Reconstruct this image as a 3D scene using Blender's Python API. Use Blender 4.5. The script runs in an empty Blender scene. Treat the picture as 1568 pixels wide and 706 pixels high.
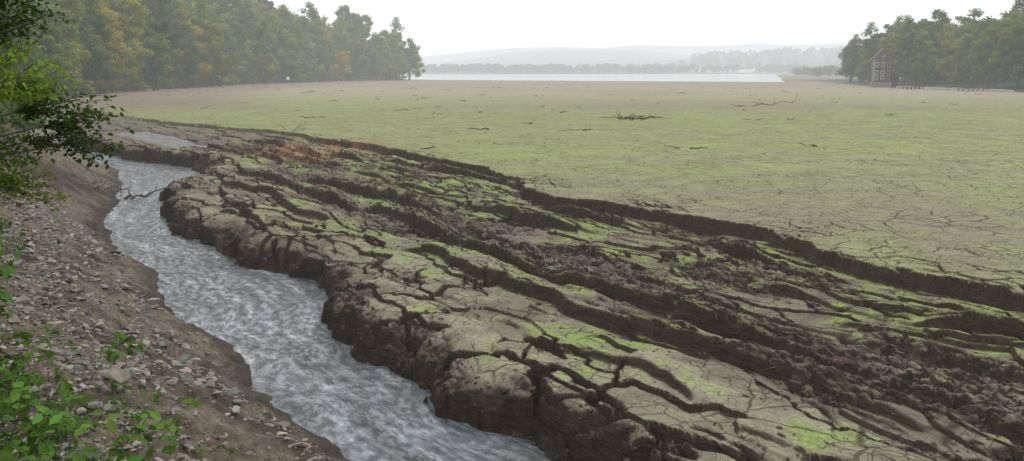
import bpy, math, random, time
import numpy as np
random.seed(4); rng=np.random.default_rng(7)
sc=bpy.context.scene
PI=math.pi
t0=time.time()
# ------------------------------------------------------------ noise
U=np.uint32
def hsh(ix,iy,seed):
    h=ix.astype(np.int32).view(U)*U(374761393)+iy.astype(np.int32).view(U)*U(668265263)+U((seed*1274126177)&0xFFFFFFFF)
    h=(h^(h>>U(13)))*U(1274126177)
    h=(h^(h>>U(16)))*U(2246822519)
    return ((h^(h>>U(15)))&U(0xFFFFFF)).astype(np.float32)*np.float32(1/16777215.)
def vn(x,y,seed=0):
    x=np.atleast_1d(np.asarray(x,np.float32));y=np.atleast_1d(np.asarray(y,np.float32))
    ix=np.floor(x); iy=np.floor(y); fx=x-ix; fy=y-iy
    fx=fx*fx*(3-2*fx);fy=fy*fy*(3-2*fy)
    a=hsh(ix,iy,seed);b=hsh(ix+1,iy,seed);c=hsh(ix,iy+1,seed);d=hsh(ix+1,iy+1,seed)
    return (a+(b-a)*fx)*(1-fy)+(c+(d-c)*fx)*fy
def fbm(x,y,o=4,seed=0):
    x=np.atleast_1d(np.asarray(x,np.float32));y=np.atleast_1d(np.asarray(y,np.float32))
    r=0;a=np.float32(.5);t=0
    for i in range(o):
        r=r+a*(vn(x,y,seed+i*17)*2-1);t+=float(a);a=a*np.float32(.5)
        x,y=x*np.float32(1.73)+y*np.float32(1.05)+np.float32(13.1),y*np.float32(1.73)-x*np.float32(1.05)+np.float32(7.7)
    return r/np.float32(t)
def worley(x,y,seed=0):
    x=np.asarray(x,np.float32);y=np.asarray(y,np.float32)
    ix=np.floor(x);iy=np.floor(y);f=np.float32
    F1=np.full(x.shape,9.,f);F2=np.full(x.shape,9.,f);cx=np.zeros(x.shape,f);cy=np.zeros(x.shape,f);cid=np.zeros(x.shape,f)
    for i in(-1,0,1):
        for j in(-1,0,1):
            gx=ix+f(i);gy=iy+f(j)
            px=gx+f(.1)+f(.8)*hsh(gx,gy,seed);py=gy+f(.1)+f(.8)*hsh(gx,gy,seed+5)
            d=np.hypot(px-x,py-y)
            c=d<F1
            F2=np.where(c,F1,np.minimum(F2,d))
            F1=np.where(c,d,F1);cx=np.where(c,px,cx);cy=np.where(c,py,cy);cid=np.where(c,hsh(gx,gy,seed+9),cid)
    return F1,F2,cx,cy,cid
def sm(a,b,x):
    t=np.clip((x-a)/(b-a),0,1);return t*t*(3-2*t)
I=np.interp
Ls=[-20,0,15,17,19,23,26,31,34,39,45,49,57,62,71,78,89,106,140,180,220]
Ln=[5.5,5.3,5.2,5.1,4.9,4.8,4.5,4.1,4.5,3.9,3.9,4.5,5.8,6.7,7.4,6.7,6.1,5.5,7,11,20]
Rs=[-20,0,13,15,16,18,20,21,22,25,27,31,34,38,39,46,50,54,58,64,72,77,85,96,110,140,180,220]
Rn=[9.2,9,8.6,8.2,7.8,7.9,7.9,7.4,7.6,7.9,8.9,8.7,7.2,7.9,7,6.5,7.7,8,10.4,12.6,12.2,10.1,8.2,7.2,7.5,8.8,12.6,21]
Ss=[-20,0,14,16,18,21,25,28,32,36,44,54,71,91,116,137,160,180,220]
Sn=[25,25,24.6,23.9,23.7,24.5,24.9,24.8,24.3,23,25.7,27.1,26.6,25,17.3,14.8,13.5,14.5,21.5]
XLY=[0,94,130,163,250,434,560,629,660,690,740,2050,9000]
XLX=[6,-48,-68,-77,-98,-112,-92,-70,-63,-90,-500,-900,-900]
XRY=[0,150,251,344,434,500,600,2000,9000]
XRX=[260,190,145,138,158,168,182,585,900]
WZ=-1.3
PA=np.array([-41.,96.]);PB=np.array([-27.,75.5])
def terrain(X,Y,detail=True):
    X=np.atleast_1d(X);Y=np.atleast_1d(Y)
    s=-.5*X+.866*Y;n=.866*X+.5*Y
    L=I(s,Ls,Ln);R=I(s,Rs,Rn);S=I(s,Ss,Sn)
    L=L+.35*fbm(s/2.2,n*0,3,3)+.12*fbm(s/.5,n/.5,2,4)
    XL=I(Y,XLY,XLX)+4*fbm(X/30,Y/30,3,77)*sm(120,200,Y)
    w=sm(150,200,s)
    dL=(L-n)*(1-w)+(XL-X)*.95*w
    near=np.where(dL<7.5,.62*dL,4.65+.12*(dL-7.5))
    near=near+.30*fbm(s/2,n/2,4,21)*sm(0,1.5,dL)+.13*fbm(s/.35,n/.35,3,22)*sm(0,.4,dL)
    far=.3+.07*np.minimum(dL,16)+.34*np.clip(dL-16,0,110)+.6*fbm(X/12,Y/12,3,23)
    w2=sm(55,125,s)
    bank=WZ+np.where(dL>0,near*(1-w2)+far*sm(0,5,dL)*w2,.6*dL)
    bank=np.maximum(bank,-1.95)
    # ---- mud
    wx=fbm(s/3,n/2,3,31);wy=fbm(s/3+9,n/2,3,32)
    jag=fbm(s/.7,n/.6,2,33)
    yy=(n+.9*wy+.22*jag)/1.3
    F1,F2,cx,cy,cid=worley((s+1.3*wx+.3*jag)/2.8,yy,40)
    e=F2-F1
    cn=cy*1.3-.9*wy
    fl=np.floor(cid*977)%100/100.
    Rw=R+.45*fbm(s/1.8,n*0,3,41)
    dR=.6*(n-Rw)+.4*(cn-Rw)+.22*fbm(s/.4,n/.4,3,42)
    Sw=S+.9*fbm(s/5,n*0+2,3,43)+.4*fbm(s/.9,n/1.5,3,44)
    inside=sm(-.05,.25,Sw-n)
    t=(n-R)/np.maximum(S-R,1)
    t=t+.06*fbm(s/6,n/4,3,45)
    nz=fbm(s/8,n/2.5,3,46)
    base=I(t,[0,.03,.08,.2,.30,.40,.5,.65,.8,1],[-.7,-.5,-.26,-.2,-.28,-.58,-.64,-.48,-.46,-.66])
    base=base+.12*fbm(s/5,n/2,3,49)
    q=(n+1.5*fbm(s/9,n/5,3,47)+.7*fbm(s/2.8,n/1.4,3,48)+.16*jag+.035*s)/2.6
    fr=q-np.floor(q);rise=sm(0,.09,fr)
    sawh=(1-fr)*rise
    amp=(.09+.48*sm(-.25,.4,nz))*I(t,[0,.1,.3,.45,.9,1],[.6,.5,.8,1.2,1.15,.5])
    q2=(n+.9*fbm(s/4,n/3,3,57)+.5*fbm(s/1.2,n/.8,2,58)-.02*s)/1.0
    fr2=q2-np.floor(q2);saw2=(1-fr2)*sm(0,.2,fr2)
    amp2=.18*sm(-.05,.45,fbm(s/3.4,n/2,3,59))*I(t,[0,.1,.2,.35,1],[1,.35,.25,1,1])
    blk=(fl-.5)*.10+(cy-yy)*.10*(cid*1.6-.2)
    crk=sm(.055,.01,e)*sm(.46,.62,vn(s/3.3,n/1.7,60))
    fz=np.abs(fbm(s/7,n/1.9,5,63));fis=sm(.045,.012,fz)*sm(-.15,.15,fbm(s/5,n/3,2,64))
    fz2=np.abs(fbm(s/3.2,n/1.3,5,65));fis=np.maximum(fis,.6*sm(.035,.01,fz2)*sm(.02,.24,fbm(s/3,n/2,2,66)))
    rough=sm(-.05,.3,fbm(s/4,n/1.4,4,61)+I(t,[0,.06,.12,.27,.36,.45,.58,.8,1],[.1,-.1,-.35,-.25,.1,.35,.06,-.10,-.08]))
    F1b,F2b,_,_,cb=worley((s+.4*wx)/.5,(n+.4*wy)/.3,70)
    blk2=(cb-.5)*.13-sm(.14,.02,F2b-F1b)*.07
    clod=fbm(s/.26,n/.2,4,71)*.15
    Tin=base+sawh*amp+saw2*amp2+blk-crk*.22-fis*.42*I(t,[0,.4,1],[1,.7,.4])+rough*(blk2+clod-.06)+.016*fbm(s/.25,n/.25,3,72)
    ab=PB-PA;L2=(ab**2).sum();h_=np.clip(((X-PA[0])*ab[0]+(Y-PA[1])*ab[1])/L2,0,1)
    dp=np.hypot(X-(PA[0]+ab[0]*h_)-.8*fbm(Y/4,X/4,2,73),Y-(PA[1]+ab[1]*h_))
    upz=sm(74,90,s)
    Tin=Tin*(1-upz)+upz*(-.42+.35*(Tin-base))
    Tin=Tin-.5*sm(2.4,1.3,dp)
    fade=sm(150,115,s)
    pl=.05*fbm(X/6,Y/6,3,80)+.02*fbm(X/.9,Y/.9,3,81)
    Fp1,Fp2,_,_,cp=worley((X+.3*wx)/1.1,(Y+.3*wy)/1.1,90)
    nearS=sm(7,0,n-Sw)*sm(-.2,.3,fbm(s/4,n/2,2,91)+.15)
    pl=pl-.10*sm(.10,.01,Fp2-Fp1)*(.2+.8*nearS)*sm(90,50,Y)+(cp-.5)*.05*nearS-.14*nearS*sm(.08,.0,np.abs(fbm(s/5,n/1.1,3,93)))
    mud=pl*(1-inside)+(Tin*fade-.5*(1-fade))*inside
    k=sm(-.35,.5,dR)
    face=(fbm(s/.6,n/.3,4,95)*.35+fbm(s/.15,n/.12,2,96)*.1)*sm(0,.3,k)*sm(1,.6,k)
    mud=-1.95+(mud+1.95)*(k**.75)+face
    wfar=sm(190,215,s)
    mud=mud*(1-wfar)+pl*wfar
    z=np.maximum(bank,mud)
    isb=(bank>=mud)
    Yb=I(X,[-100,-70,150,400],[740,715,570,540])+14*fbm(X/60,Y/60,3,99)
    lk=-.4*sm(350,600,Y)-(.9+ (np.clip(Y-Yb,0,60)/60)*3)*sm(-40,0,Y-Yb)
    z=np.where(isb&(w>.5)&(dL>0),z,np.where(Y>300,pl+lk,z))
    XR=I(Y,XRY,XRX)+3*fbm(X/25,Y/25,3,101)
    dX=X-XR
    rb=-1.0+.9*sm(0,5,dX)+.05*np.clip(dX,0,900)*sm(700,450,Y)+.006*np.clip(dX,0,900)
    rb=np.minimum(rb,12)+.3*fbm(X/9,Y/9,3,102)
    onR=(dX>0)&(Y>80)
    z=np.where(onR,np.maximum(z,rb),z)
    Yf=2050+80*fbm(X/500,Y*0,3,110)
    dF=Y-Yf
    az=X/np.maximum(Y,1)
    hill=.9*sm(0,60,dF)*2-1.5+.010*np.clip(dF,0,9000)
    rid=I(az,[-.5,-.2,-.10,-.05,.0,.05,.14,.19,.23,.3,.37,.5,.8],[70,30,8,40,78,98,98,66,40,40,75,100,80])
    hill=hill+sm(900,3600,dF)*rid*(1+.12*fbm(X/700,Y/700,4,111))
    r3=I(az,[-.5,-.15,-.05,.1,.2,.27,.34,.5],[60,60,70,50,110,150,120,120])
    hill=hill+sm(4200,6200,dF)*r3
    r2=I(az,[.1,.17,.22,.30,.345,.42,.8],[0,14,40,52,52,70,70])
    hill=hill+sm(250,1100,dF)*r2*sm(3000,1400,dF)*(1+.2*fbm(X/200,Y/200,3,112))
    z=np.where(dF>0,np.maximum(z,hill),z)
    if not detail: return z
    return z,dict(s=s,n=n,t=t,isb=isb,dL=dL,dR=dR,inside=inside,rough=rough,dX=dX,onR=onR,dF=dF,Tin=Tin,base=base,w=w,w2=w2,fis=fis,crk=crk,XL=XL,R=R,S=S,nearS=nearS,fl=fl)
def tz(x,y): return terrain(np.array(x,float),np.array(y,float),False)
def z1(x,y): return float(tz(x,y)[0])
# ------------------------------------------------------------ mesh helpers
def mesh_np(name,V,F,mat=None,smooth=False,col=None,extra=None,parent=None):
    me=bpy.data.meshes.new(name)
    V=np.asarray(V,np.float32);F=np.asarray(F,np.int32)
    me.vertices.add(len(V));me.vertices.foreach_set('co',V.ravel())
    nf,k=F.shape
    me.loops.add(nf*k);me.loops.foreach_set('vertex_index',F.ravel())
    me.polygons.add(nf);me.polygons.foreach_set('loop_start',np.arange(0,nf*k,k,dtype=np.int32))
    me.polygons.foreach_set('loop_total',np.full(nf,k,np.int32))
    me.polygons.foreach_set('use_smooth',np.full(nf,smooth,bool))
    me.update(calc_edges=True)
    if col is not None:
        a=me.color_attributes.new('Col','FLOAT_COLOR','POINT')
        c=np.ones((len(V),4),np.float32);c[:,:3]=col;a.data.foreach_set('color',c.ravel())
    for kx,v in (extra or {}).items():
        a=me.attributes.new(kx,'FLOAT','POINT');a.data.foreach_set('value',np.asarray(v,np.float32).ravel())
    if mat: me.materials.append(mat)
    ob=bpy.data.objects.new(name,me);sc.collection.objects.link(ob)
    if parent: ob.parent=parent
    return ob
def inst(name,me,loc,scale,rz,parent=None,color=None):
    o=bpy.data.objects.new(name,me);sc.collection.objects.link(o)
    o.location=loc;o.scale=scale if hasattr(scale,'__len__') else (scale,)*3;o.rotation_euler=(0,0,rz)
    if parent:o.parent=parent
    if color:o.color=(*color,1)
    return o
def empty(name,loc=(0,0,0)):
    e=bpy.data.objects.new(name,None);sc.collection.objects.link(e);e.location=loc;return e
# ------------------------------------------------------------ materials
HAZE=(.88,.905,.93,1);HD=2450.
def newmat(name):
    m=bpy.data.materials.new(name);m.use_nodes=True;nt=m.node_tree;nt.nodes.clear()
    return m,nt,nt.nodes,nt.links
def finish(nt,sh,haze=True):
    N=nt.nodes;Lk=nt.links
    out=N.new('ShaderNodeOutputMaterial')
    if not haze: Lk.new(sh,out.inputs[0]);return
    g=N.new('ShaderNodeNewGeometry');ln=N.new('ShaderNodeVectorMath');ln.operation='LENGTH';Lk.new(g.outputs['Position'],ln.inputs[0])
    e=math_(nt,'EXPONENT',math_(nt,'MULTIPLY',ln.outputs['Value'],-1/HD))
    em=N.new('ShaderNodeEmission');em.inputs[0].default_value=HAZE  # painted aerial haze: glowing haze colour mixed in by distance from origin
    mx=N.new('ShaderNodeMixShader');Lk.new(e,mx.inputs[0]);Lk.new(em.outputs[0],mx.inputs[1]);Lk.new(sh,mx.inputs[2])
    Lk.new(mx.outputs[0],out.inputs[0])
def math_(nt,op,a,b=None,c=None,clamp=False):
    m=nt.nodes.new('ShaderNodeMath');m.operation=op;m.use_clamp=clamp
    for i,v in enumerate((a,b,c)):
        if v is None:continue
        if isinstance(v,(int,float)):m.inputs[i].default_value=v
        else:nt.links.new(v,m.inputs[i])
    return m.outputs[0]
def mixc(nt,f,a,b,bt='MIX'):
    m=nt.nodes.new('ShaderNodeMix');m.data_type='RGBA';m.blend_type=bt
    for i,v in ((0,f),(6,a),(7,b)):
        if isinstance(v,(int,float)):m.inputs[i].default_value=v
        elif isinstance(v,tuple):m.inputs[i].default_value=v if len(v)==4 else (*v,1)
        else:nt.links.new(v,m.inputs[i])
    return m.outputs[2]
def noise(nt,scale,detail=4,vec=None,rough=.55):
    n=nt.nodes.new('ShaderNodeTexNoise');n.inputs['Scale'].default_value=scale;n.inputs['Detail'].default_value=detail;n.inputs['Roughness'].default_value=rough
    if vec is None:
        g=nt.nodes.new('ShaderNodeNewGeometry');vec=g.outputs['Position']
    nt.links.new(vec,n.inputs['Vector']);return n
def ramp(nt,f,pts):
    r=nt.nodes.new('ShaderNodeValToRGB');el=r.color_ramp.elements
    while len(el)<len(pts):el.new(.5)
    for e,(p,c) in zip(el,pts):
        e.position=p;e.color=c if len(c)==4 else (*c,1)
    nt.links.new(f,r.inputs[0]);return r.outputs[0]
def simple(name,c1,c2,scale=3,rough=.85,haze=True,bump=.3,spec=.3,attr=False):
    m,nt,N,Lk=newmat(name)
    tc=N.new('ShaderNodeTexCoord');v=tc.outputs['Object']
    n=noise(nt,scale,4,v)
    col=ramp(nt,n.outputs['Fac'],[(.3,c1),(.7,c2)])
    if attr:
        at=N.new('ShaderNodeAttribute');at.attribute_name='Col';col=mixc(nt,1.,col,at.outputs['Color'],'MULTIPLY')
    b=N.new('ShaderNodeBsdfPrincipled');Lk.new(col,b.inputs['Base Color']);b.inputs['Roughness'].default_value=rough;b.inputs['Specular IOR Level'].default_value=spec
    bp=N.new('ShaderNodeBump');bp.inputs['Strength'].default_value=bump;bp.inputs['Distance'].default_value=.05;Lk.new(n.outputs['Fac'],bp.inputs['Height']);Lk.new(bp.outputs[0],b.inputs['Normal'])
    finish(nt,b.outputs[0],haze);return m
def ground_mat():
    m,nt,N,Lk=newmat('mud_soil')
    at=N.new('ShaderNodeAttribute');at.attribute_name='Col'
    cr=N.new('ShaderNodeAttribute');cr.attribute_name='crk'
    wt=N.new('ShaderNodeAttribute');wt.attribute_name='wet'
    g=N.new('ShaderNodeNewGeometry');P=g.outputs['Position']
    nB=noise(nt,9,5);nC=noise(nt,50,3)
    ms=N.new('ShaderNodeMapping');ms.inputs['Scale'].default_value=(2.2,2.2,9);Lk.new(P,ms.inputs[0])
    nS=noise(nt,1.2,5,ms.outputs[0],.65)
    nw=noise(nt,1.6,3)
    va=N.new('ShaderNodeVectorMath');va.operation='SCALE';va.inputs['Scale'].default_value=.4;Lk.new(nw.outputs['Color'],va.inputs[0])
    vb=N.new('ShaderNodeVectorMath');vb.operation='ADD';Lk.new(P,vb.inputs[0]);Lk.new(va.outputs[0],vb.inputs[1])
    mp=N.new('ShaderNodeMapping');mp.inputs['Scale'].default_value=(1,1,0.001);mp.inputs['Rotation'].default_value=(0,0,math.radians(-30));Lk.new(vb.outputs[0],mp.inputs[0])
    def crack(sc_,wd,th):
        v=N.new('ShaderNodeTexVoronoi');v.feature='DISTANCE_TO_EDGE';v.voronoi_dimensions='2D';v.inputs['Scale'].default_value=sc_;Lk.new(mp.outputs[0],v.inputs['Vector'])
        msk=noise(nt,sc_*.3,3)
        wv=math_(nt,'MULTIPLY',math_(nt,'SUBTRACT',msk.outputs['Fac'],th),wd*6)
        wv=math_(nt,'MAXIMUM',wv,.0005)
        d=math_(nt,'DIVIDE',v.outputs['Distance'],wv)
        return math_(nt,'SUBTRACT',1,math_(nt,'POWER',d,2.),clamp=True)
    c1=crack(.7,.048,.44);c2=crack(1.9,.06,.43);c3=crack(4.3,.05,.45)
    c=math_(nt,'MAXIMUM',c1,math_(nt,'MULTIPLY',c2,.85));c=math_(nt,'MAXIMUM',c,math_(nt,'MULTIPLY',c3,.6))
    c=math_(nt,'MULTIPLY',c,cr.outputs['Fac'],clamp=True)
    f=math_(nt,'ADD',math_(nt,'MULTIPLY',nB.outputs['Fac'],1.2),math_(nt,'MULTIPLY',nC.outputs['Fac'],.9))
    f=math_(nt,'SUBTRACT',f,.05)
    fs=math_(nt,'ADD',math_(nt,'MULTIPLY',math_(nt,'SUBTRACT',nS.outputs['Fac'],.5),math_(nt,'MULTIPLY',wt.outputs['Fac'],2.)),1.)
    f=math_(nt,'MULTIPLY',f,math_(nt,'MAXIMUM',fs,.3))
    fc=N.new('ShaderNodeCombineColor')
    for i in range(3):Lk.new(f,fc.inputs[i])
    col=mixc(nt,1.,at.outputs['Color'],fc.outputs[0],'MULTIPLY')
    col=mixc(nt,math_(nt,'MULTIPLY',c,.85),col,(.038,.028,.02))  # depth shade of the cracks painted into the colour, with wet dark soil
    b=N.new('ShaderNodeBsdfPrincipled');Lk.new(col,b.inputs['Base Color'])
    ro=math_(nt,'SUBTRACT',.95,math_(nt,'MULTIPLY',wt.outputs['Fac'],.2));Lk.new(ro,b.inputs['Roughness']);b.inputs['Specular IOR Level'].default_value=.12
    h=math_(nt,'ADD',math_(nt,'MULTIPLY',nB.outputs['Fac'],.06),math_(nt,'MULTIPLY',nC.outputs['Fac'],.018))
    h=math_(nt,'ADD',h,math_(nt,'MULTIPLY',nS.outputs['Fac'],math_(nt,'MULTIPLY',wt.outputs['Fac'],.22)))
    h=math_(nt,'SUBTRACT',h,math_(nt,'MULTIPLY',c,.05))
    bp=N.new('ShaderNodeBump');bp.inputs['Strength'].default_value=.8;bp.inputs['Distance'].default_value=1.;Lk.new(h,bp.inputs['Height']);Lk.new(bp.outputs[0],b.inputs['Normal'])
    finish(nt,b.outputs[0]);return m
def stream_mat():
    m,nt,N,Lk=newmat('stream_water_surface')
    a=N.new('ShaderNodeAttribute');a.attribute_name='fs';b_=N.new('ShaderNodeAttribute');b_.attribute_name='fn'
    def vec(ks,kn):
        cx=N.new('ShaderNodeCombineXYZ');Lk.new(math_(nt,'MULTIPLY',a.outputs['Fac'],ks),cx.inputs[0]);Lk.new(math_(nt,'MULTIPLY',b_.outputs['Fac'],kn),cx.inputs[1]);return cx.outputs[0]
    v1=vec(.7,1.35);v2=vec(.2,1.5)
    n1=noise(nt,3.2,6,v1,.68);n2=noise(nt,12,3);n3=noise(nt,1.1,5,v2,.62)
    rd=math_(nt,'SUBTRACT',1.,math_(nt,'MULTIPLY',math_(nt,'ABSOLUTE',math_(nt,'SUBTRACT',n1.outputs['Fac'],.5)),4.),clamp=True)
    h=math_(nt,'ADD',math_(nt,'MULTIPLY',n1.outputs['Fac'],.12),math_(nt,'MULTIPLY',n2.outputs['Fac'],.02));h=math_(nt,'ADD',h,math_(nt,'MULTIPLY',rd,.018))
    bp=N.new('ShaderNodeBump');bp.inputs['Strength'].default_value=1.;bp.inputs['Distance'].default_value=1;Lk.new(h,bp.inputs['Height'])
    b=N.new('ShaderNodeBsdfPrincipled');b.inputs['Roughness'].default_value=.06;b.inputs['IOR'].default_value=1.33;b.inputs['Specular IOR Level'].default_value=1.
    ff=math_(nt,'ADD',math_(nt,'MULTIPLY',n1.outputs['Fac'],.45),math_(nt,'MULTIPLY',n3.outputs['Fac'],.55))
    col=ramp(nt,ff,[(.40,(.075,.082,.082)),(.50,(.15,.165,.178)),(.57,(.26,.285,.31)),(.66,(.62,.64,.66))])  # bright sky reflection and highlights painted into base colour, along with pale foam
    Lk.new(col,b.inputs['Base Color']);Lk.new(bp.outputs[0],b.inputs['Normal'])
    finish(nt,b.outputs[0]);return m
def lake_mat():
    m,nt,N,Lk=newmat('lake_water_surface')
    g=N.new('ShaderNodeNewGeometry');mp=N.new('ShaderNodeMapping');mp.inputs['Scale'].default_value=(.05,.4,1);Lk.new(g.outputs['Position'],mp.inputs[0])
    n1=noise(nt,1,4,mp.outputs[0]);bp=N.new('ShaderNodeBump');bp.inputs['Strength'].default_value=.1;bp.inputs['Distance'].default_value=.1;Lk.new(n1.outputs['Fac'],bp.inputs['Height'])
    b=N.new('ShaderNodeBsdfPrincipled');b.inputs['Roughness'].default_value=.08;b.inputs['Base Color'].default_value=(.66,.68,.69,1);b.inputs['Specular IOR Level'].default_value=1.
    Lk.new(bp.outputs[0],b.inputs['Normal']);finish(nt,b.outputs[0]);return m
def leaf_mat(name,pts,haze=True,trans=.35):
    m,nt,N,Lk=newmat(name)
    at=N.new('ShaderNodeAttribute');at.attribute_name='Col'
    oi=N.new('ShaderNodeObjectInfo')
    base=ramp(nt,oi.outputs['Random'],pts)
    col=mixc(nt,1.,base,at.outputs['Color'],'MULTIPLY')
    col=mixc(nt,1.,col,oi.outputs['Color'],'MULTIPLY')
    d=N.new('ShaderNodeBsdfDiffuse');Lk.new(col,d.inputs[0])
    t=N.new('ShaderNodeBsdfTranslucent');Lk.new(col,t.inputs[0])
    mx=N.new('ShaderNodeMixShader');mx.inputs[0].default_value=trans;Lk.new(d.outputs[0],mx.inputs[1]);Lk.new(t.outputs[0],mx.inputs[2])
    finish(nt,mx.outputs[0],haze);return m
M_ground=ground_mat();M_stream=stream_mat();M_lake=lake_mat()
GP=[(0,(.12,.185,.075)),(.35,(.165,.235,.085)),(.6,(.20,.26,.085)),(.8,(.24,.27,.085)),(.93,(.28,.265,.085)),(1,(.13,.19,.08))]
M_leaf=leaf_mat('tree_foliage',GP)
M_leafn=leaf_mat('near_foliage',[(0,(.11,.19,.04)),(1,(.11,.19,.04))],False)
M_bark=simple('bark',(.06,.05,.04),(.14,.12,.10),2,.95)
M_stone=simple('bank_stone',(.19,.17,.14),(.36,.33,.28),6,.9,attr=True)
M_clod=simple('mud_clod',(.055,.04,.03),(.125,.098,.075),5,.9,spec=.12)
M_wood=simple('driftwood',(.12,.095,.07),(.26,.21,.16),5,.9)
M_dwood=simple('dark_timber',(.05,.038,.03),(.09,.07,.055),2,.9)
M_tower=simple('weathered_timber',(.12,.09,.07),(.2,.155,.125),.8,.9)
M_lwall=simple('pale_render',(.42,.41,.38),(.55,.53,.5),1,.9)
M_stonew=simple('brown_masonry',(.19,.16,.13),(.30,.27,.23),1.5,.9)
M_roof=simple('slate_roof',(.07,.06,.055),(.13,.11,.10),2,.85)
M_glass=simple('dark_window',(.02,.022,.025),(.03,.03,.035),1,.2)
M_redroof=simple('tile_roof',(.25,.12,.08),(.33,.16,.10),1,.9)
# ------------------------------------------------------------ terrain
def C(*c):return np.array(c,np.float32)
def mix(a,b,f):return a+(b-a)*np.asarray(f,np.float32)[...,None]
def grid_faces(sh):
    idx=np.arange(sh[0]*sh[1]).reshape(sh)
    return np.stack([idx[:-1,:-1],idx[:-1,1:],idx[1:,1:],idx[1:,:-1]],-1).reshape(-1,4)
def build_ground(name,XX,YY,patch=False):
    Z,q=terrain(XX,YY)
    Xu,Xv=np.gradient(XX,axis=0),np.gradient(XX,axis=1);Yu,Yv=np.gradient(YY,axis=0),np.gradient(YY,axis=1);Zu,Zv=np.gradient(Z,axis=0),np.gradient(Z,axis=1)
    det=Xu*Yv-Xv*Yu;det=np.where(np.abs(det)<1e-9,1e-9,det)
    slope=np.hypot((Zu*Yv-Zv*Yu)/det,(Zv*Xu-Zu*Xv)/det)
    s,n,t=q['s'],q['n'],q['t']
    one=np.ones(XX.shape+(1,),np.float32)
    big=fbm(XX/14,YY/9,4,201);med=fbm(XX/2.5,YY/2.5,4,202);fine=fbm(XX/.5,YY/.5,3,203);huge=fbm(XX/40,YY/30,3,204)
    pg=mix(C(.265,.255,.168)*one,C(.28,.30,.145)*one,sm(28,70,YY+8*big))
    pg=mix(pg,C(.315,.285,.20)*one,sm(120,260,YY+70*huge)*.9)
    pg=mix(pg,C(.285,.24,.19)*one,sm(260,480,YY+60*big))
    pg=mix(pg,C(.265,.34,.085)*one,sm(-.05,.5,med*.7+.6*big)*sm(210,90,YY)*.48)
    pg=mix(pg,C(.21,.19,.14)*one,sm(.05,.45,huge+.6*med)*.35)
    pg=mix(pg,C(.245,.195,.15)*one,sm(38,12,XX-q['XL']+14*big)*sm(125,165,YY)*.85)
    pg=pg*(1+.14*med+.18*fine*sm(120,40,YY))[...,None]
    rel=q['Tin']-q['base']
    crust=mix(C(.185,.165,.120)*one,C(.265,.25,.175)*one,sm(-.4,.35,med+.3*fine))
    crust=crust*(.85+.3*q['fl'])[...,None]
    moss=C(.215,.295,.068)*one
    mossf=sm(-.02,.42,big*.3+fine*.45+med*.55+I(t,[0,.2,.3,.4,.7,1],[-.26,-.06,.06,.24,.30,.22]))*.78
    crust=mix(crust,moss,mossf)
    brown=mix(C(.088,.064,.047)*one,C(.195,.155,.128)*one,sm(-.5,.4,med+.5*fine))
    zone=I(t,[0,.04,.1,.25,.33,.45,.58,.7,1],[.4,.2,-.2,-.25,.1,.6,.15,-.05,-.05])+.4*med+.45*big
    lowm=sm(.0,.4,zone-1.7*(rel-.06))
    bf=np.clip(lowm+sm(.5,1.,slope)+q['rough']*.5,0,1)
    dist=mix(crust,brown,bf)
    dist=dist*(1+.25*fine)[...,None]
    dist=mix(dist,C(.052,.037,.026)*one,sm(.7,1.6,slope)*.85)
    dist=mix(dist,C(.03,.022,.016)*one,np.clip(q['fis']+q['crk']*.7,0,1)*.8)
    orange=np.exp(-(((XX+16.5)/4.5)**2+((YY-73)/7)**2))*sm(-.3,.3,med+fine*.6+.15)
    up=sm(75,95,s)*q['inside']
    dist=mix(dist,C(.20,.165,.135)*one,up*.7)
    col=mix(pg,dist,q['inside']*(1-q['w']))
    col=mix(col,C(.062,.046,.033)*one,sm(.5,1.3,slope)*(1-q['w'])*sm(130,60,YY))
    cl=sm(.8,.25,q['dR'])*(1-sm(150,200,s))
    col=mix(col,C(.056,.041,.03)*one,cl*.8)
    col=mix(col,C(.38,.17,.10)*one,np.clip(orange,0,1)*.85)
    soil=mix(C(.062,.047,.034)*one,C(.16,.127,.095)*one,sm(-.5,.5,med+fine*.9))
    soil=mix(soil,C(.07,.09,.035)*one,sm(5.5,8,q['dL']+2*med)*.7)
    soil=mix(soil,C(.04,.031,.025)*one,sm(.9,.1,q['dL'])*.8)
    ff=mix(C(.20,.165,.125)*one,C(.26,.23,.18)*one,sm(-.3,.4,med));ff=mix(ff,C(.05,.065,.03)*one,sm(14,20,q['dL']))
    soil=mix(soil,ff,q['w2'])
    col=np.where((q['isb']&(q['dL']>-1))[...,None],soil,col)
    rs=mix(C(.2,.18,.14)*one,C(.06,.075,.035)*one,sm(4,9,q['dX']));rs=mix(rs,C(.20,.19,.11)*one,sm(480,650,YY))
    col=np.where(q['onR'][...,None],rs,col)
    hl=mix(C(.16,.18,.08)*one,C(.06,.09,.04)*one,sm(-.1,.1,fbm(XX/260,YY/260,3,205)))
    hl=mix(hl,C(.05,.08,.04)*one,sm(500,900,q['dF']))
    col=np.where((q['dF']>0)[...,None],hl,col)
    col=np.clip(col,.01,.6)
    crkm=np.where(q['isb'],0,1.)*sm(260,120,YY)*np.where(q['inside']>.5,.9*(1-bf),1)
    wet=np.clip(np.where(q['inside']>.5,sm(.4,1.,bf),0)*.5+cl*.6+sm(.6,1.3,slope)*.4*(YY<120),0,1)
    if not patch:
        v=(n-(q['R']-1.2))/(q['S']+2.5-(q['R']-1.2))
        ins=sm(.0,.04,v)*sm(1.,.96,v)*sm(5.2,6.0,s)*sm(124,120,s)
        Z=Z-.9*ins*sm(0.02,.05,v)*sm(.98,.95,v)
    mesh_np(name,np.stack([XX,YY,Z],-1).reshape(-1,3),grid_faces(XX.shape),M_ground,True,col.reshape(-1,3),{'crk':crkm,'wet':wet})
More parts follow.
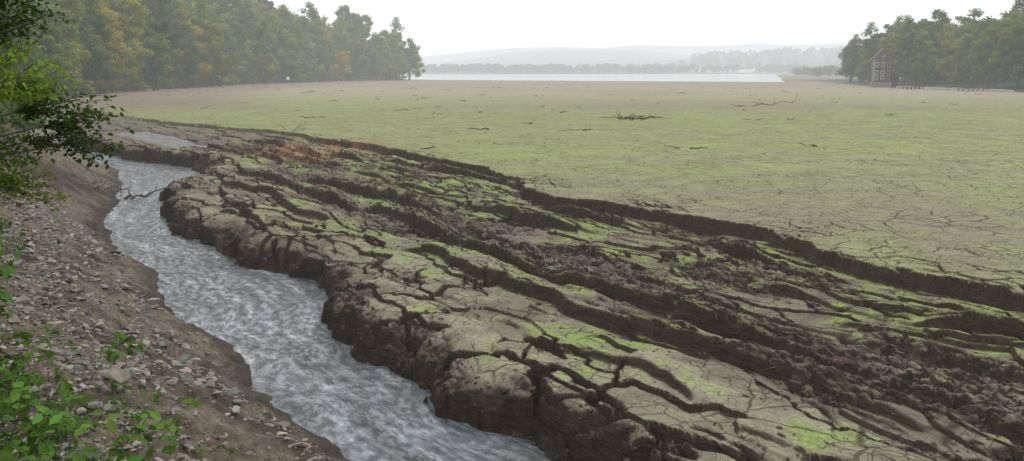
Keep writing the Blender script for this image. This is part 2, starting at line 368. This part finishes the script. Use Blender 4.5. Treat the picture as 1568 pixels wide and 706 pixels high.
rows=np.concatenate([np.geomspace(7.5,136,520)-6,np.geomspace(131,9500,160)])
cols=np.concatenate([np.linspace(-1.6,-.63,36,endpoint=False),np.linspace(-.63,.63,580,endpoint=False),np.linspace(.63,1.6,36)])
YY,UU=np.meshgrid(rows,cols,indexing='ij');build_ground('lakebed_ground',(YY+3)*UU,YY)
sg_=np.geomspace(12,132,1150)-7;vg=np.linspace(0,1,560)
SG,VG=np.meshgrid(sg_,vg,indexing='ij')
Ra=I(SG,Rs,Rn)-1.2;Sa=I(SG,Ss,Sn)+2.5;NG=Ra+(Sa-Ra)*VG
build_ground('cracked_mud_slope',-.5*SG+.866*NG,.866*SG+.5*NG,patch=True)
print('terrain',time.time()-t0)
# ------------------------------------------------------------ stream water
ss=np.concatenate([np.geomspace(12,70,600)-4,np.geomspace(66.2,215,200)])
tt=np.linspace(0,1,110)
SS,TT=np.meshgrid(ss,tt,indexing='ij')
l=I(SS,Ls,Ln)-1.6;r=I(SS,Rs,Rn)+2.0;NN=l+(r-l)*TT
wx_=-.5*SS+.866*NN;wy_=.866*SS+.5*NN
wz=WZ+.045*fbm(SS/.8,NN/.5,4,301)+.05*fbm(SS/2.0,NN/.6,3,302)
fw=.5*fbm(SS/2.5,NN/2,3,305)
mesh_np('stream_water',np.stack([wx_,wy_,wz],-1).reshape(-1,3),grid_faces(SS.shape),M_stream,True,None,{'fs':SS+fw,'fn':(NN-.5*(l+r))*1.+fw*.7})
mesh_np('lake_water',[(-1500,480,-1.32),(1500,480,-1.32),(1500,2300,-1.32),(-1500,2300,-1.32)],[(0,1,2,3)],M_lake)
aa=np.linspace(-.03,1.03,60);bb=np.linspace(-2.3,2.3,14);AA,BB=np.meshgrid(aa,bb,indexing='ij')
dv_=(PB-PA)/np.linalg.norm(PB-PA);px_=PA[0]+(PB-PA)[0]*AA-dv_[1]*BB;py_=PA[1]+(PB-PA)[1]*AA+dv_[0]*BB
mesh_np('side_channel_water',np.stack([px_,py_,np.full(AA.shape,-.56)],-1).reshape(-1,3),grid_faces(AA.shape),M_stream,True,None,{'fs':AA*25,'fn':BB})
# ------------------------------------------------------------ rocks
def ico(sub):
    import bmesh
    bm=bmesh.new();bmesh.ops.create_icosphere(bm,subdivisions=sub,radius=1)
    v=np.array([x.co[:] for x in bm.verts]);f=np.array([[a.index for a in x.verts] for x in bm.faces]);bm.free();return v,f
def rocks(name,x,y,z,size,flat,mat,cc=None,sub=2):
    IV,IF=ico(sub)
    N_=len(x);base=IV[None].repeat(N_,0)
    for k in range(8):
        d=rng.normal(size=(N_,3));d/=np.linalg.norm(d,axis=1,keepdims=True)
        c=rng.uniform(.25,.6,N_)
        dt=(base*d[:,None]).sum(-1);ex=np.maximum(dt-c[:,None],0)
        base=base-ex[...,None]*d[:,None]
    sc_=np.stack([size,size*rng.uniform(.5,.9,N_),size*flat],-1)*1.25
    base=base*sc_[:,None]
    a=rng.uniform(0,2*PI,N_);b=rng.normal(0,.35,N_)
    ca,sa=np.cos(a)[:,None],np.sin(a)[:,None];cb,sb=np.cos(b)[:,None],np.sin(b)[:,None]
    X_,Y_,Z_=base[...,0],base[...,1],base[...,2]
    Y2=Y_*cb-Z_*sb;Z2=Y_*sb+Z_*cb
    X3=X_*ca-Y2*sa;Y3=X_*sa+Y2*ca
    V=np.stack([X3+x[:,None],Y3+y[:,None],Z2+z[:,None]],-1).reshape(-1,3)
    F=(IF[None]+np.arange(N_)[:,None,None]*len(IV)).reshape(-1,3)
    return mesh_np(name,V,F,mat,False,np.repeat(cc,len(IV),0) if cc is not None else None)
def sn(s_,n_):return -.5*s_+.866*n_,.866*s_+.5*n_
def bankrocks(nm,k,mu,sg,lo,hi,sub,pw):
    s_=4+(rng.random(k)**pw)*42;d_=rng.random(k)**.75*7.4+.5
    n_=I(s_,Ls,Ln)-d_;x,y=sn(s_,n_)
    clu=fbm(s_/1.5,n_/1.5,3,400);kp=rng.random(k)<np.clip(.6+1.3*clu+.16*(d_-2.5),.08,1)
    x,y=x[kp],y[kp];k=len(x)
    sz=np.clip(rng.lognormal(mu,sg,k),lo,hi)
    cc=rng.uniform(.5,1.2,(k,1))*np.array([1,1,1])+rng.normal(0,.04,(k,3))
    rocks(nm,x,y,tz(x,y)+sz*.2,sz,rng.uniform(.28,.6,k),M_stone,cc,sub)
bankrocks('bank_stones',15000,-2.7,.45,.045,.24,2,1.8)
bankrocks('bank_gravel',30000,-3.5,.4,.015,.05,1,1.7)
k=5000
s_=6+rng.random(k)**1.3*60;R_=I(s_,Rs,Rn);S_=I(s_,Ss,Sn)
tt_=np.where(rng.random(k)<.3,rng.random(k)*.05,rng.normal(.45,.2,k));n_=R_+(S_-R_)*np.clip(tt_,0.0,1)
x,y=sn(s_,n_);sz=np.clip(rng.lognormal(-3.3,.45,k),.02,.12)
rocks('mud_clods',x,y,tz(x,y)+sz*.02,sz,rng.uniform(.4,.8,k),M_clod)
print('rocks',time.time()-t0)
# ------------------------------------------------------------ tubes
def tube(pts,r0,r1,sides=6):
    pts=np.array(pts,float);N_=len(pts);V=[];F=[]
    th=np.arange(sides)*2*PI/sides
    for i in range(N_):
        d=pts[min(i+1,N_-1)]-pts[max(i-1,0)];d/=np.linalg.norm(d)+1e-9
        a=np.cross(d,[0,0,1.]) if abs(d[2])<.9 else np.cross(d,[1.,0,0]);a/=np.linalg.norm(a);b=np.cross(d,a)
        r=r0+(r1-r0)*i/(N_-1)
        V.append(pts[i]+r*(np.cos(th)[:,None]*a+np.sin(th)[:,None]*b))
    for i in range(N_-1):
        for k in range(sides):
            F.append((i*sides+k,i*sides+(k+1)%sides,(i+1)*sides+(k+1)%sides,(i+1)*sides+k))
    return np.concatenate(V),np.array(F)
def join_tubes(ts):
    V=[];F=[];o=0
    for v,f in ts:V.append(v);F.append(f+o);o+=len(v)
    return np.concatenate(V),np.concatenate(F)
def wob(a,b,k=6,w=.1):
    a=np.array(a,float);b=np.array(b,float);L_=np.linalg.norm(b-a)
    p=[a+(b-a)*i/(k-1) for i in range(k)]
    for i in range(1,k):p[i]=p[i]+rng.normal(0,w*L_/k,3)
    return p
# ------------------------------------------------------------ trees
def leafquads(cent,size,asp=.6):
    k=len(cent)
    a=rng.normal(size=(k,3));a/=np.linalg.norm(a,axis=1,keepdims=True)
    b=np.cross(a,rng.normal(size=(k,3)));b/=np.linalg.norm(b,axis=1,keepdims=True)
    a=a*size[:,None];b=b*size[:,None]*asp
    V=np.stack([cent-a,cent-b*1.0-a*.1,cent+a,cent+b+a*.1],1).reshape(-1,3)
    return V,np.arange(k*4).reshape(k,4)
def tree_mesh(name,h,wid,low,seed,ncl=60,per=130,leaf=.42):
    g=np.random.default_rng(seed)
    ts=[];trunk=wob((0,0,-1),(g.normal(0,.6),g.normal(0,.6),h*.85),8,.12)
    ts.append(tube(trunk,h*.016+.05,.05,7))
    lob=[(0,0,h*.60,wid*.72,h*.38),(0,0,h*.42,wid*.8,h*.3)]
    for i in range(6):
        a=g.uniform(0,2*PI);rr=wid*g.uniform(.3,.55);zz=low+(h-low)*g.uniform(.2,.8)
        lob.append((math.cos(a)*rr,math.sin(a)*rr,zz,wid*g.uniform(.38,.52),h*g.uniform(.15,.24)))
    cl=[];cr=[]
    for i in range(ncl):
        lx,ly,lz,lr,lh=lob[g.integers(len(lob))]
        d=g.normal(size=3);d/=np.linalg.norm(d);d*=g.random()**.3
        c=np.array([lx+d[0]*lr,ly+d[1]*lr,max(lz+d[2]*lh,low*.6)]);cl.append(c);cr.append(g.uniform(.12,.26)*wid+.02*h/3)
    for i in range(0,ncl,3):
        c=cl[i];j=int(np.clip((c[2]-3)/(h*.85)*7,1,6));ts.append(tube(wob(trunk[j],c,5,.15),.0045*h,.0012*h,5))
    LV=[];LC=[]
    for c,r in zip(cl,cr):
        k=int(per*g.uniform(.6,1.3))
        d=g.normal(size=(k,3));d/=np.linalg.norm(d,axis=1,keepdims=True)
        d=d*(g.random(k)**.55)[:,None]*r*1.05*np.array([1,1,.75]);LV.append(c+d)
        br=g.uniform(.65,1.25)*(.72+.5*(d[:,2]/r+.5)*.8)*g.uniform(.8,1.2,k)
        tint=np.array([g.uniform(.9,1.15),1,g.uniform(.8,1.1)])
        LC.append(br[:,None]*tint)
    LV=np.concatenate(LV);LC=np.concatenate(LC)
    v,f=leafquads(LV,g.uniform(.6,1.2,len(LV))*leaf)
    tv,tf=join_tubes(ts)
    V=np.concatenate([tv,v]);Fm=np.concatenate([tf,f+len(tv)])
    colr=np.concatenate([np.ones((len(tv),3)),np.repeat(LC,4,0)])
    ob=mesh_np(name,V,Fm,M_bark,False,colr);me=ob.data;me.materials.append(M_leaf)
    mi=np.concatenate([np.zeros(len(tf),np.int32),np.ones(len(f),np.int32)]);me.polygons.foreach_set('material_index',mi)
    bpy.data.objects.remove(ob);return me
protos=[tree_mesh('broadleaf_mesh_a',28,9,2,11,70,130,.46),tree_mesh('broadleaf_mesh_b',25,9.5,2,12,70,130,.46),tree_mesh('broadleaf_mesh_c',31,8.5,3,13,70,130,.46),
 tree_mesh('broadleaf_mesh_d',23,9,1.5,14,65,130,.46),tree_mesh('broadleaf_mesh_e',30,8,3,15,65,130,.46),tree_mesh('broadleaf_mesh_f',26,10,2,16,70,130,.46)]
farp=[tree_mesh('far_tree_mesh_a',20,8,0,21,22,34,1.5),tree_mesh('far_tree_mesh_b',17,9,0,22,24,34,1.5)]
bushp=[tree_mesh('bush_mesh_a',3,2.2,.1,31,24,90,.12),tree_mesh('bush_mesh_b',2.3,2.4,.1,32,26,90,.11)]
g=np.random.default_rng(5)
def place(E,ps,pr,nm,dz=-.3):
    zz=tz([p[0] for p in ps],[p[1] for p in ps])
    for i,(p,z) in enumerate(zip(ps,zz)):
        inst('%s_%d'%(nm,i),pr[g.integers(len(pr))],(p[0],p[1],float(z)+dz),p[2],g.uniform(0,6.28),E,p[3])
def fcol(au=.05):
    rv=g.random()
    if rv<au:return (1.55,1.05,.65)
    if rv<.32:return (1.3,1.15,.72)
    b=g.uniform(.68,1.18);return (b,b,b)
ps=[]
for Y in np.arange(72,660,8.2):
    for row,(d0,sp_) in enumerate([(14,0),(24,2),(38,4),(55,5),(74,6)]):
        if row>2 and g.random()<.35:continue
        y=Y+g.uniform(-3,3);d=d0+g.uniform(-4,5)
        if y>610:d*=.65
        if y<140:d=d*.8+ (140-y)*.05
        X=float(I(y,XLY,XLX))-d
        if y>660 or X/y<-.9:continue
        k_=(.82 if row==0 else 1.0)*g.uniform(.82,1.2)*float(I(y,[200,330,450,600],[1.,1.12,1.25,1.15]))
        ps.append((X,y,(k_,k_,k_*g.uniform(.88,1.1)),fcol()))
for X,Y,c,k_ in [(-117,322,(1.85,1.12,.7),1.),(-112,345,(1.6,1.12,.7),.85),(-112,410,(1.5,1.12,.75),.85),(-108,235,(1.6,1.3,.65),.95),(-113,262,(1.6,1.35,.7),.95),(-120,300,(1.4,1.25,.65),.85)]:
    ps.append((X,Y,k_,c))
place(empty('forest'),ps,protos,'tree');nT=len(ps)
ps=[]
for i in range(150):
    Y=g.uniform(215,450);d=g.random()**1.4*60+8
    X=float(I(Y,XRY,XRX))+d
    if X/Y>.9:continue
    if abs(X-139)<9 and abs(Y-346)<12:continue
    k_=float(.70+.22*sm(0,30,d))*g.uniform(.82,1.08);ps.append((X,Y,k_,tuple(v*.85 for v in fcol(.0))))
place(empty('lakeside_grove'),ps,protos,'tree')
ps=[]
for i in range(900):
    az=g.uniform(-.14,.46);rv=g.random()
    if rv<.45:Y=2065+g.random()*90
    elif rv<.62:Y=g.uniform(2200,2700)
    else:
        az=g.uniform(.2,.5);Y=g.uniform(2500,3400)
    if .19<az<.28 and 2040<Y<2420 and g.random()<.85:continue
    ps.append((az*Y,Y,g.uniform(.8,1.5),(.45,.5,.5)))
for i in range(110):
    Y=g.uniform(900,1900);X=float(I(Y,XRY,XRX))+g.random()*60+25
    ps.append((X,Y,g.uniform(.5,.9),(.6,.6,.6)))
place(empty('distant_treeline'),ps,farp,'tree',-1)
ps=[]
for i in range(150):
    s_=g.uniform(38,135);d=g.uniform(5.2,20)
    n_=float(I(s_,Ls,Ln))-d;X,Y=sn(s_,n_);ps.append((X,Y,g.uniform(.5,1.5),(.75,.8,.65)))
for i in range(80):
    Y=g.uniform(130,650);X=float(I(Y,XLY,XLX))-g.uniform(10,17);ps.append((X,Y,g.uniform(1,2.2),fcol()))
place(empty('bank_bushes'),ps,bushp,'bush',-.2)
print('placed',nT,time.time()-t0)
# ------------------------------------------------------------ overhanging tree (near left)
def leafmesh(P,size,g=rng):
    k=len(P)
    a=g.normal(size=(k,3))*np.array([1,1,.5])+np.array([0,0,-.5]);a/=np.linalg.norm(a,axis=1,keepdims=True)
    up=g.normal(size=(k,3))*.6+np.array([0,0,1.]);b=np.cross(a,up);b/=np.linalg.norm(b,axis=1,keepdims=True)
    c=np.cross(b,a)
    S_=size[:,None]
    pts=[P,P+S_*(.3*a+.27*b+.04*c),P+S_*(.65*a+.24*b+.03*c),P+S_*(a-.03*c),P+S_*(.65*a-.24*b+.03*c),P+S_*(.3*a-.27*b+.04*c)]
    V=np.stack(pts,1).reshape(-1,3);o=np.arange(k)*6
    F=np.concatenate([np.stack([o,o+1,o+2,o+3],1),np.stack([o,o+3,o+4,o+5],1)])
    return V,F
def leafy(twigs,leaves,lcol,lsize,parent):
    v,f=join_tubes(twigs);mesh_np('branches',v,f,M_bark,True,parent=parent)
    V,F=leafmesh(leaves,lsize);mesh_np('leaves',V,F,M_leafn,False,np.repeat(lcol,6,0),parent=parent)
T=empty('overhanging_tree',(0,0,0))
base=np.array([-13.5,15.5,z1(-13.5,15.5)-.3])
tw=[];trunk=wob(base,base+np.array([.8,.6,9.5]),9,.1);tw.append(tube(trunk,.2,.07,10))
LP=[];LC=[];LS=[]
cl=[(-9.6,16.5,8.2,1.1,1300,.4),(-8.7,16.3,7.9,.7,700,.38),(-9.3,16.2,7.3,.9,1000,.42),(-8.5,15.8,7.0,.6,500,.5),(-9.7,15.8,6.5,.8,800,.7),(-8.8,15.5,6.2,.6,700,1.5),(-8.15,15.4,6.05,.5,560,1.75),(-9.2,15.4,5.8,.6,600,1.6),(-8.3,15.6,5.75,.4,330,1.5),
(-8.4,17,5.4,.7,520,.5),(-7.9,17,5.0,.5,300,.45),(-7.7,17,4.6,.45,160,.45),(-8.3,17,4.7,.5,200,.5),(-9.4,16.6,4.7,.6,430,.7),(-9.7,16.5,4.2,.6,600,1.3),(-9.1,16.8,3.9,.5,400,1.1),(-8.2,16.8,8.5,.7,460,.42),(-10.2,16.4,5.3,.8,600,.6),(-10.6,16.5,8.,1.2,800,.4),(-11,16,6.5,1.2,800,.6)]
for (x,y,z,r,kk,b) in cl:
    c=np.array([x+.1,y,z]);j=int(np.clip((z-base[2])/9.5*8-1,1,7))
    br=wob(trunk[j],c,7,.12);tw.append(tube(br,.04,.012,6))
    for m in range(14):
        d=rng.normal(size=3);d/=np.linalg.norm(d);e_=c+d*r*np.array([1.3,1,.7])+np.array([0,0,-.15*r])
        p=wob(br[5],e_,6,.15);tw.append(tube(p,.01,.003,4))
        kq=kk//14
        tpar=rng.random(kq)*4.99;i0=tpar.astype(int);pp=np.array(p)
        P=pp[i0]+(pp[i0+1]-pp[i0])*(tpar-i0)[:,None]+rng.normal(0,.12*max(r,.5),(kq,3))
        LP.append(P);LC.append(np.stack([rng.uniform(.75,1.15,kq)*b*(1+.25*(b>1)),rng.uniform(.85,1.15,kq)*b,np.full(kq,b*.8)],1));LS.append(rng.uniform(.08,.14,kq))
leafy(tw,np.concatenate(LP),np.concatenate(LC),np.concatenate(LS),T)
# ------------------------------------------------------------ near shrubs lower-left
def shrub(name,roots,hgt,nl,bright,ls,spread=.3):
    E_=empty(name);tw=[];LP=[];LC=[];LS=[]
    zs=tz([r[0] for r in roots],[r[1] for r in roots])
    for (x,y),z in zip(roots,zs):
        z=float(z)-.05;h=hgt*rng.uniform(.6,1.1)
        tip=np.array([x+rng.normal(0,spread),y+rng.normal(0,spread),z+h])
        p=wob((x,y,z),tip,9,.12);tw.append(tube(p,.009,.004,5));p=np.array(p)
        for m in range(nl):
            i=rng.integers(2,9);d=rng.normal(size=3)*np.array([1,1,.25]);d/=np.linalg.norm(d)
            L_=rng.uniform(.12,.4);e_=p[i]+d*L_+np.array([0,0,.03])
            tw.append(tube([p[i],(p[i]+e_)/2+np.array([0,0,.04]),e_],.004,.0025,3))
            kq=rng.integers(3,7)
            P=p[i]+(e_-p[i])*rng.uniform(.45,1,kq)[:,None]+rng.normal(0,.02,(kq,3))
            b=bright*rng.uniform(.7,1.25)
            LP.append(P);LC.append(np.stack([rng.uniform(.8,1.1,kq)*b,rng.uniform(.9,1.15,kq)*b,np.full(kq,b)],1));LS.append(rng.uniform(.6,1.1,kq)*ls)
    leafy(tw,np.concatenate(LP),np.concatenate(LC),np.concatenate(LS),E_)
def scat(cx,cy,sx,sy,k):return [(cx+rng.normal(0,sx),cy+rng.normal(0,sy)) for _ in range(k)]
shrub('bramble_bush',scat(-4.45,7.3,.5,.6,34),1.1,15,1.25,.15)
shrub('bramble_bush',scat(-6.2,9.3,.6,.7,24),1.2,13,.95,.14)
shrub('wild_sapling',[(-5.3,7.9),(-5.6,8.3),(-4.9,7.6)],2.7,28,1.2,.13,.15)
shrub('bramble_bush',scat(-8.4,12.2,.5,.9,14),1.2,12,.75,.11)
shrub('bramble_bush',scat(-10.6,15.5,.8,1.2,22),1.1,12,.7,.1)
shrub('bramble_bush',scat(-13.5,20,1,1.8,26),1.0,12,.75,.11)
shrub('weed_plants',scat(-5.8,10.5,1.0,1.6,18),.35,7,1.0,.09,.1)
# ------------------------------------------------------------ driftwood
def drift(name,specs,mat=M_wood):
    v,f=join_tubes([tube(wob(a,b,6,w),r,r*.35,5) for a,b,r,w in specs]);mesh_np(name,v,f,mat,True)
def gp(x,y,dz=0):return (x,y,z1(x,y)+dz)
drift('driftwood_branch',[((38.8,153.7,.15),(50,160,.4),.13,.1),((50,160,.4),(55,172,1.6),.1,.15),((46,158,.3),(49,166,1.0),.06,.3),((52,163,.6),(53,165,1.5),.05,.3)])
sp=[]
for i in range(26):
    a=np.array([15+rng.normal(0,1.1),113+rng.normal(0,1.5),.05]);b=a+rng.normal(0,1,3)*np.array([1.8,1,.4]);b[2]=abs(b[2])*.8+.1;sp.append((a,b,.055,.3))
sp.append(((16,112,.2),(19,112,.25),.09,.2))
drift('driftwood_pile',sp,M_dwood)
drift('driftwood_branch',[((-22.5,51,-1.35),(-21,50.8,-.95),.08,.3),((-21,50.8,-.95),(-20,51,-.65),.05,.3),((-21.6,50.9,-1.1),(-20.6,50.2,-1.),.05,.4),((-22,51,-1.2),(-22.2,50.6,-.6),.05,.3),((-20.6,50.9,-.8),(-20.3,50.5,-.4),.03,.3)],M_dwood)
sp=[]
for i in range(150):
    Y=60+rng.random()**.7*280;X=(rng.random()*1.1-.45)*Y*1.0
    if .866*X+.5*Y<28: continue
    for j in range(rng.integers(1,4)):
        a=np.array([X+rng.normal(0,.4),Y+rng.normal(0,.4),.03]);L_=rng.uniform(.3,1.4);b=a+np.array([rng.normal(0,L_),rng.normal(0,L_*.6),rng.uniform(0,.25)]);sp.append((a,b,rng.uniform(.025,.08),.3))
drift('scattered_sticks',sp,M_dwood)
k=450
s_=5+rng.random(k)**1.3*45;d_=rng.uniform(.3,8,k);n_=I(s_,Ls,Ln)-d_;x,y=sn(s_,n_)
L_=rng.uniform(.1,.5,k);an=rng.uniform(0,6.28,k);x2=x+L_*np.cos(an);y2=y+L_*np.sin(an);za=tz(x,y);zb=tz(x2,y2)
drift('bank_twigs',[((x[i],y[i],za[i]+.03),(x2[i],y2[i],zb[i]+.05),rng.uniform(.004,.012),.2) for i in range(k)])
sp=[]
for (x,y) in [(-23,52),(-24,50),(-25,54),(-22,90),(-29,88),(-24,88)]:
    for j in range(7):
        a=np.array(gp(x+rng.normal(0,.8),y+rng.normal(0,.8),.1));b=a+np.array([rng.normal(0,.9),rng.normal(0,.9),rng.uniform(.1,.9)]);sp.append((a,b,.04,.3))
drift('driftwood_pile',sp)
# ------------------------------------------------------------ buildings
def box(name,loc,dim,mat,parent,rot=0):
    x,y,z=[d/2 for d in dim]
    V=[(-x,-y,-z),(x,-y,-z),(x,y,-z),(-x,y,-z),(-x,-y,z),(x,-y,z),(x,y,z),(-x,y,z)]
    F=[(0,3,2,1),(4,5,6,7),(0,1,5,4),(1,2,6,5),(2,3,7,6),(3,0,4,7)]
    o=mesh_np(name,V,F,mat,parent=parent);o.location=loc;o.rotation_euler[2]=rot;return o
def gable(name,loc,w,d,h,mat,parent,ov=.4):
    x=w/2+ov;y=d/2+ov
    V=[(-x,-y,0),(x,-y,0),(x,y,0),(-x,y,0),(0,-y,h),(0,y,h)]
    me=bpy.data.meshes.new(name);me.from_pydata(V,[],[(0,1,4),(1,2,5,4),(2,3,5),(3,0,4,5),(0,3,2,1)]);me.materials.append(mat)
    o=bpy.data.objects.new(name,me);sc.collection.objects.link(o);o.parent=parent;o.location=loc;return o
tw_=empty('lakeside_tower',(138.5,338,0));tw_.rotation_euler[2]=math.radians(-14)
box('stone_base',(0,0,.2),(6.8,6.4,3.4),M_stonew,tw_)
box('walls_lower',(0,0,4.3),(6.0,5.6,4.8),M_tower,tw_)
box('walls_upper',(0,0,8.5),(6.4,6.0,3.6),M_tower,tw_)
gable('roof',(-.0,0,10.3),6.4,6.0,4.0,M_roof,tw_,.5)
box('side_wing',(4.4,.5,2.4),(2.8,4.6,4.8),M_dwood,tw_);gable('wing_roof',(4.4,.5,4.8),2.8,4.6,1.5,M_roof,tw_,.2)
for z in (2.0,6.75):box('band_%d'%z,(0,-3.06,z),(6.5,.12,.25),M_dwood,tw_)
for x in (-3.05,-1,1,3.05):box('post_%d'%int(x*10),(x,-3.1,6.1),(.28,.18,8.2),M_lwall if x<-2 else M_dwood,tw_)
for z in (3.6,5.5,8.4):
    for x in (-2,0,2):
        box('window_frame',(x,-3.08,z),(1.15,.12,1.4),M_lwall if x<1 else M_stonew,tw_);box('window',(x,-3.16,z),(.75,.06,.95),M_glass,tw_)
box('gable_window',(0,-3.55,11.3),(.9,.1,1.0),M_stonew,tw_)
wl=empty('lakeside_embankment_wall')
for i in range(16):
    y=262+i*5.2;x=float(I(y,XRY,XRX))+2.2
    y2=y+5.2;x2=float(I(y2,XRY,XRX))+2.2
    if 328<y<350:continue
    L_=math.hypot(x2-x,y2-y)
    box('wall_segment_%d'%i,((x+x2)/2,(y+y2)/2,-.1+.1*(i%2)),(L_,.7,1.3),M_lwall,wl,math.atan2(y2-y,x2-x))
for k_,(x,y) in enumerate([(139,272),(134,300),(148,255)]):
    b=empty('wooden_jetty',(x,y,0));b.rotation_euler[2]=math.radians(15+k_*9)
    box('deck',(0,0,.75),(8,2.4,.18),M_wood,b)
    for i in range(5):
        for j in(-1,1):box('pile_%d_%d'%(i,j),(-3.6+1.8*i,j*1.0,0),(.2,.2,1.32),M_dwood,b)
    box('railing',(0,1.1,1.6),(7.6,.08,.1),M_wood,b)
M_white=simple('white_render',(.72,.72,.70),(.82,.82,.8),1,.9)
def house(x,y,w,d,h,rot,wm=M_white,rm=M_redroof):
    e=empty('village_house',(x,y,z1(x,y)));e.rotation_euler[2]=rot
    box('walls',(0,0,h/2),(w,d,h),wm,e);gable('roof',(0,0,h),w,d,w*.42,rm,e,.5)
    for i in(-1,0,1):box('window_%d'%i,(i*w*.28,-d/2-.05,h*.55),(1.2,.1,1.4),M_glass,e)
for i in range(26):
    az=g.uniform(.19,.30);Y=g.uniform(2110,2480);house(az*Y,Y,g.uniform(11,17),g.uniform(9,16),g.uniform(6,10),g.uniform(-.6,.6),M_white,M_roof if i%3 else M_redroof)
sg=empty('shore_signpost',(-108,434,z1(-112,434)))
box('post',(0,0,1.),(.2,.2,2.4),M_wood,sg);box('board',(0,-.2,2.6),(1.6,.12,1.4),M_white,sg)
# ------------------------------------------------------------ light, sky, camera
W=bpy.data.worlds.new('World');sc.world=W;W.use_nodes=True;nt=W.node_tree;N=nt.nodes;N.clear()
sk=N.new('ShaderNodeTexSky');sk.sky_type='NISHITA';sk.sun_disc=False;sk.sun_elevation=math.radians(48);sk.sun_rotation=math.radians(35);sk.dust_density=6
hs=N.new('ShaderNodeHueSaturation');hs.inputs['Saturation'].default_value=.3;nt.links.new(sk.outputs[0],hs.inputs['Color'])
c=mixc(nt,.9,hs.outputs[0],(10.9,11.0,11.2,1))
bg=N.new('ShaderNodeBackground');bg.inputs['Strength'].default_value=.1;nt.links.new(c,bg.inputs[0])
o=N.new('ShaderNodeOutputWorld');nt.links.new(bg.outputs[0],o.inputs[0])
sd=bpy.data.lights.new('sun','SUN');sd.energy=1.1;sd.angle=math.radians(14);sd.color=(1,.96,.9)
so=bpy.data.objects.new('sun',sd);sc.collection.objects.link(so)
from mathutils import Vector
az=math.radians(35);el=math.radians(48)
dv=Vector((math.sin(az)*math.cos(el),math.cos(az)*math.cos(el),math.sin(el)))
so.rotation_euler=dv.to_track_quat('Z','Y').to_euler()
cam=bpy.data.cameras.new('camera');co=bpy.data.objects.new('camera',cam);sc.collection.objects.link(co)
co.location=(0,0,6);co.rotation_euler=(math.radians(90-10.2),0,0)
cam.sensor_width=36;cam.lens=36*1358/1568;cam.clip_end=20000;cam.clip_start=.1
sc.camera=co
sc.view_settings.view_transform='Standard';sc.view_settings.look='None';sc.view_settings.exposure=0
print('total',time.time()-t0)
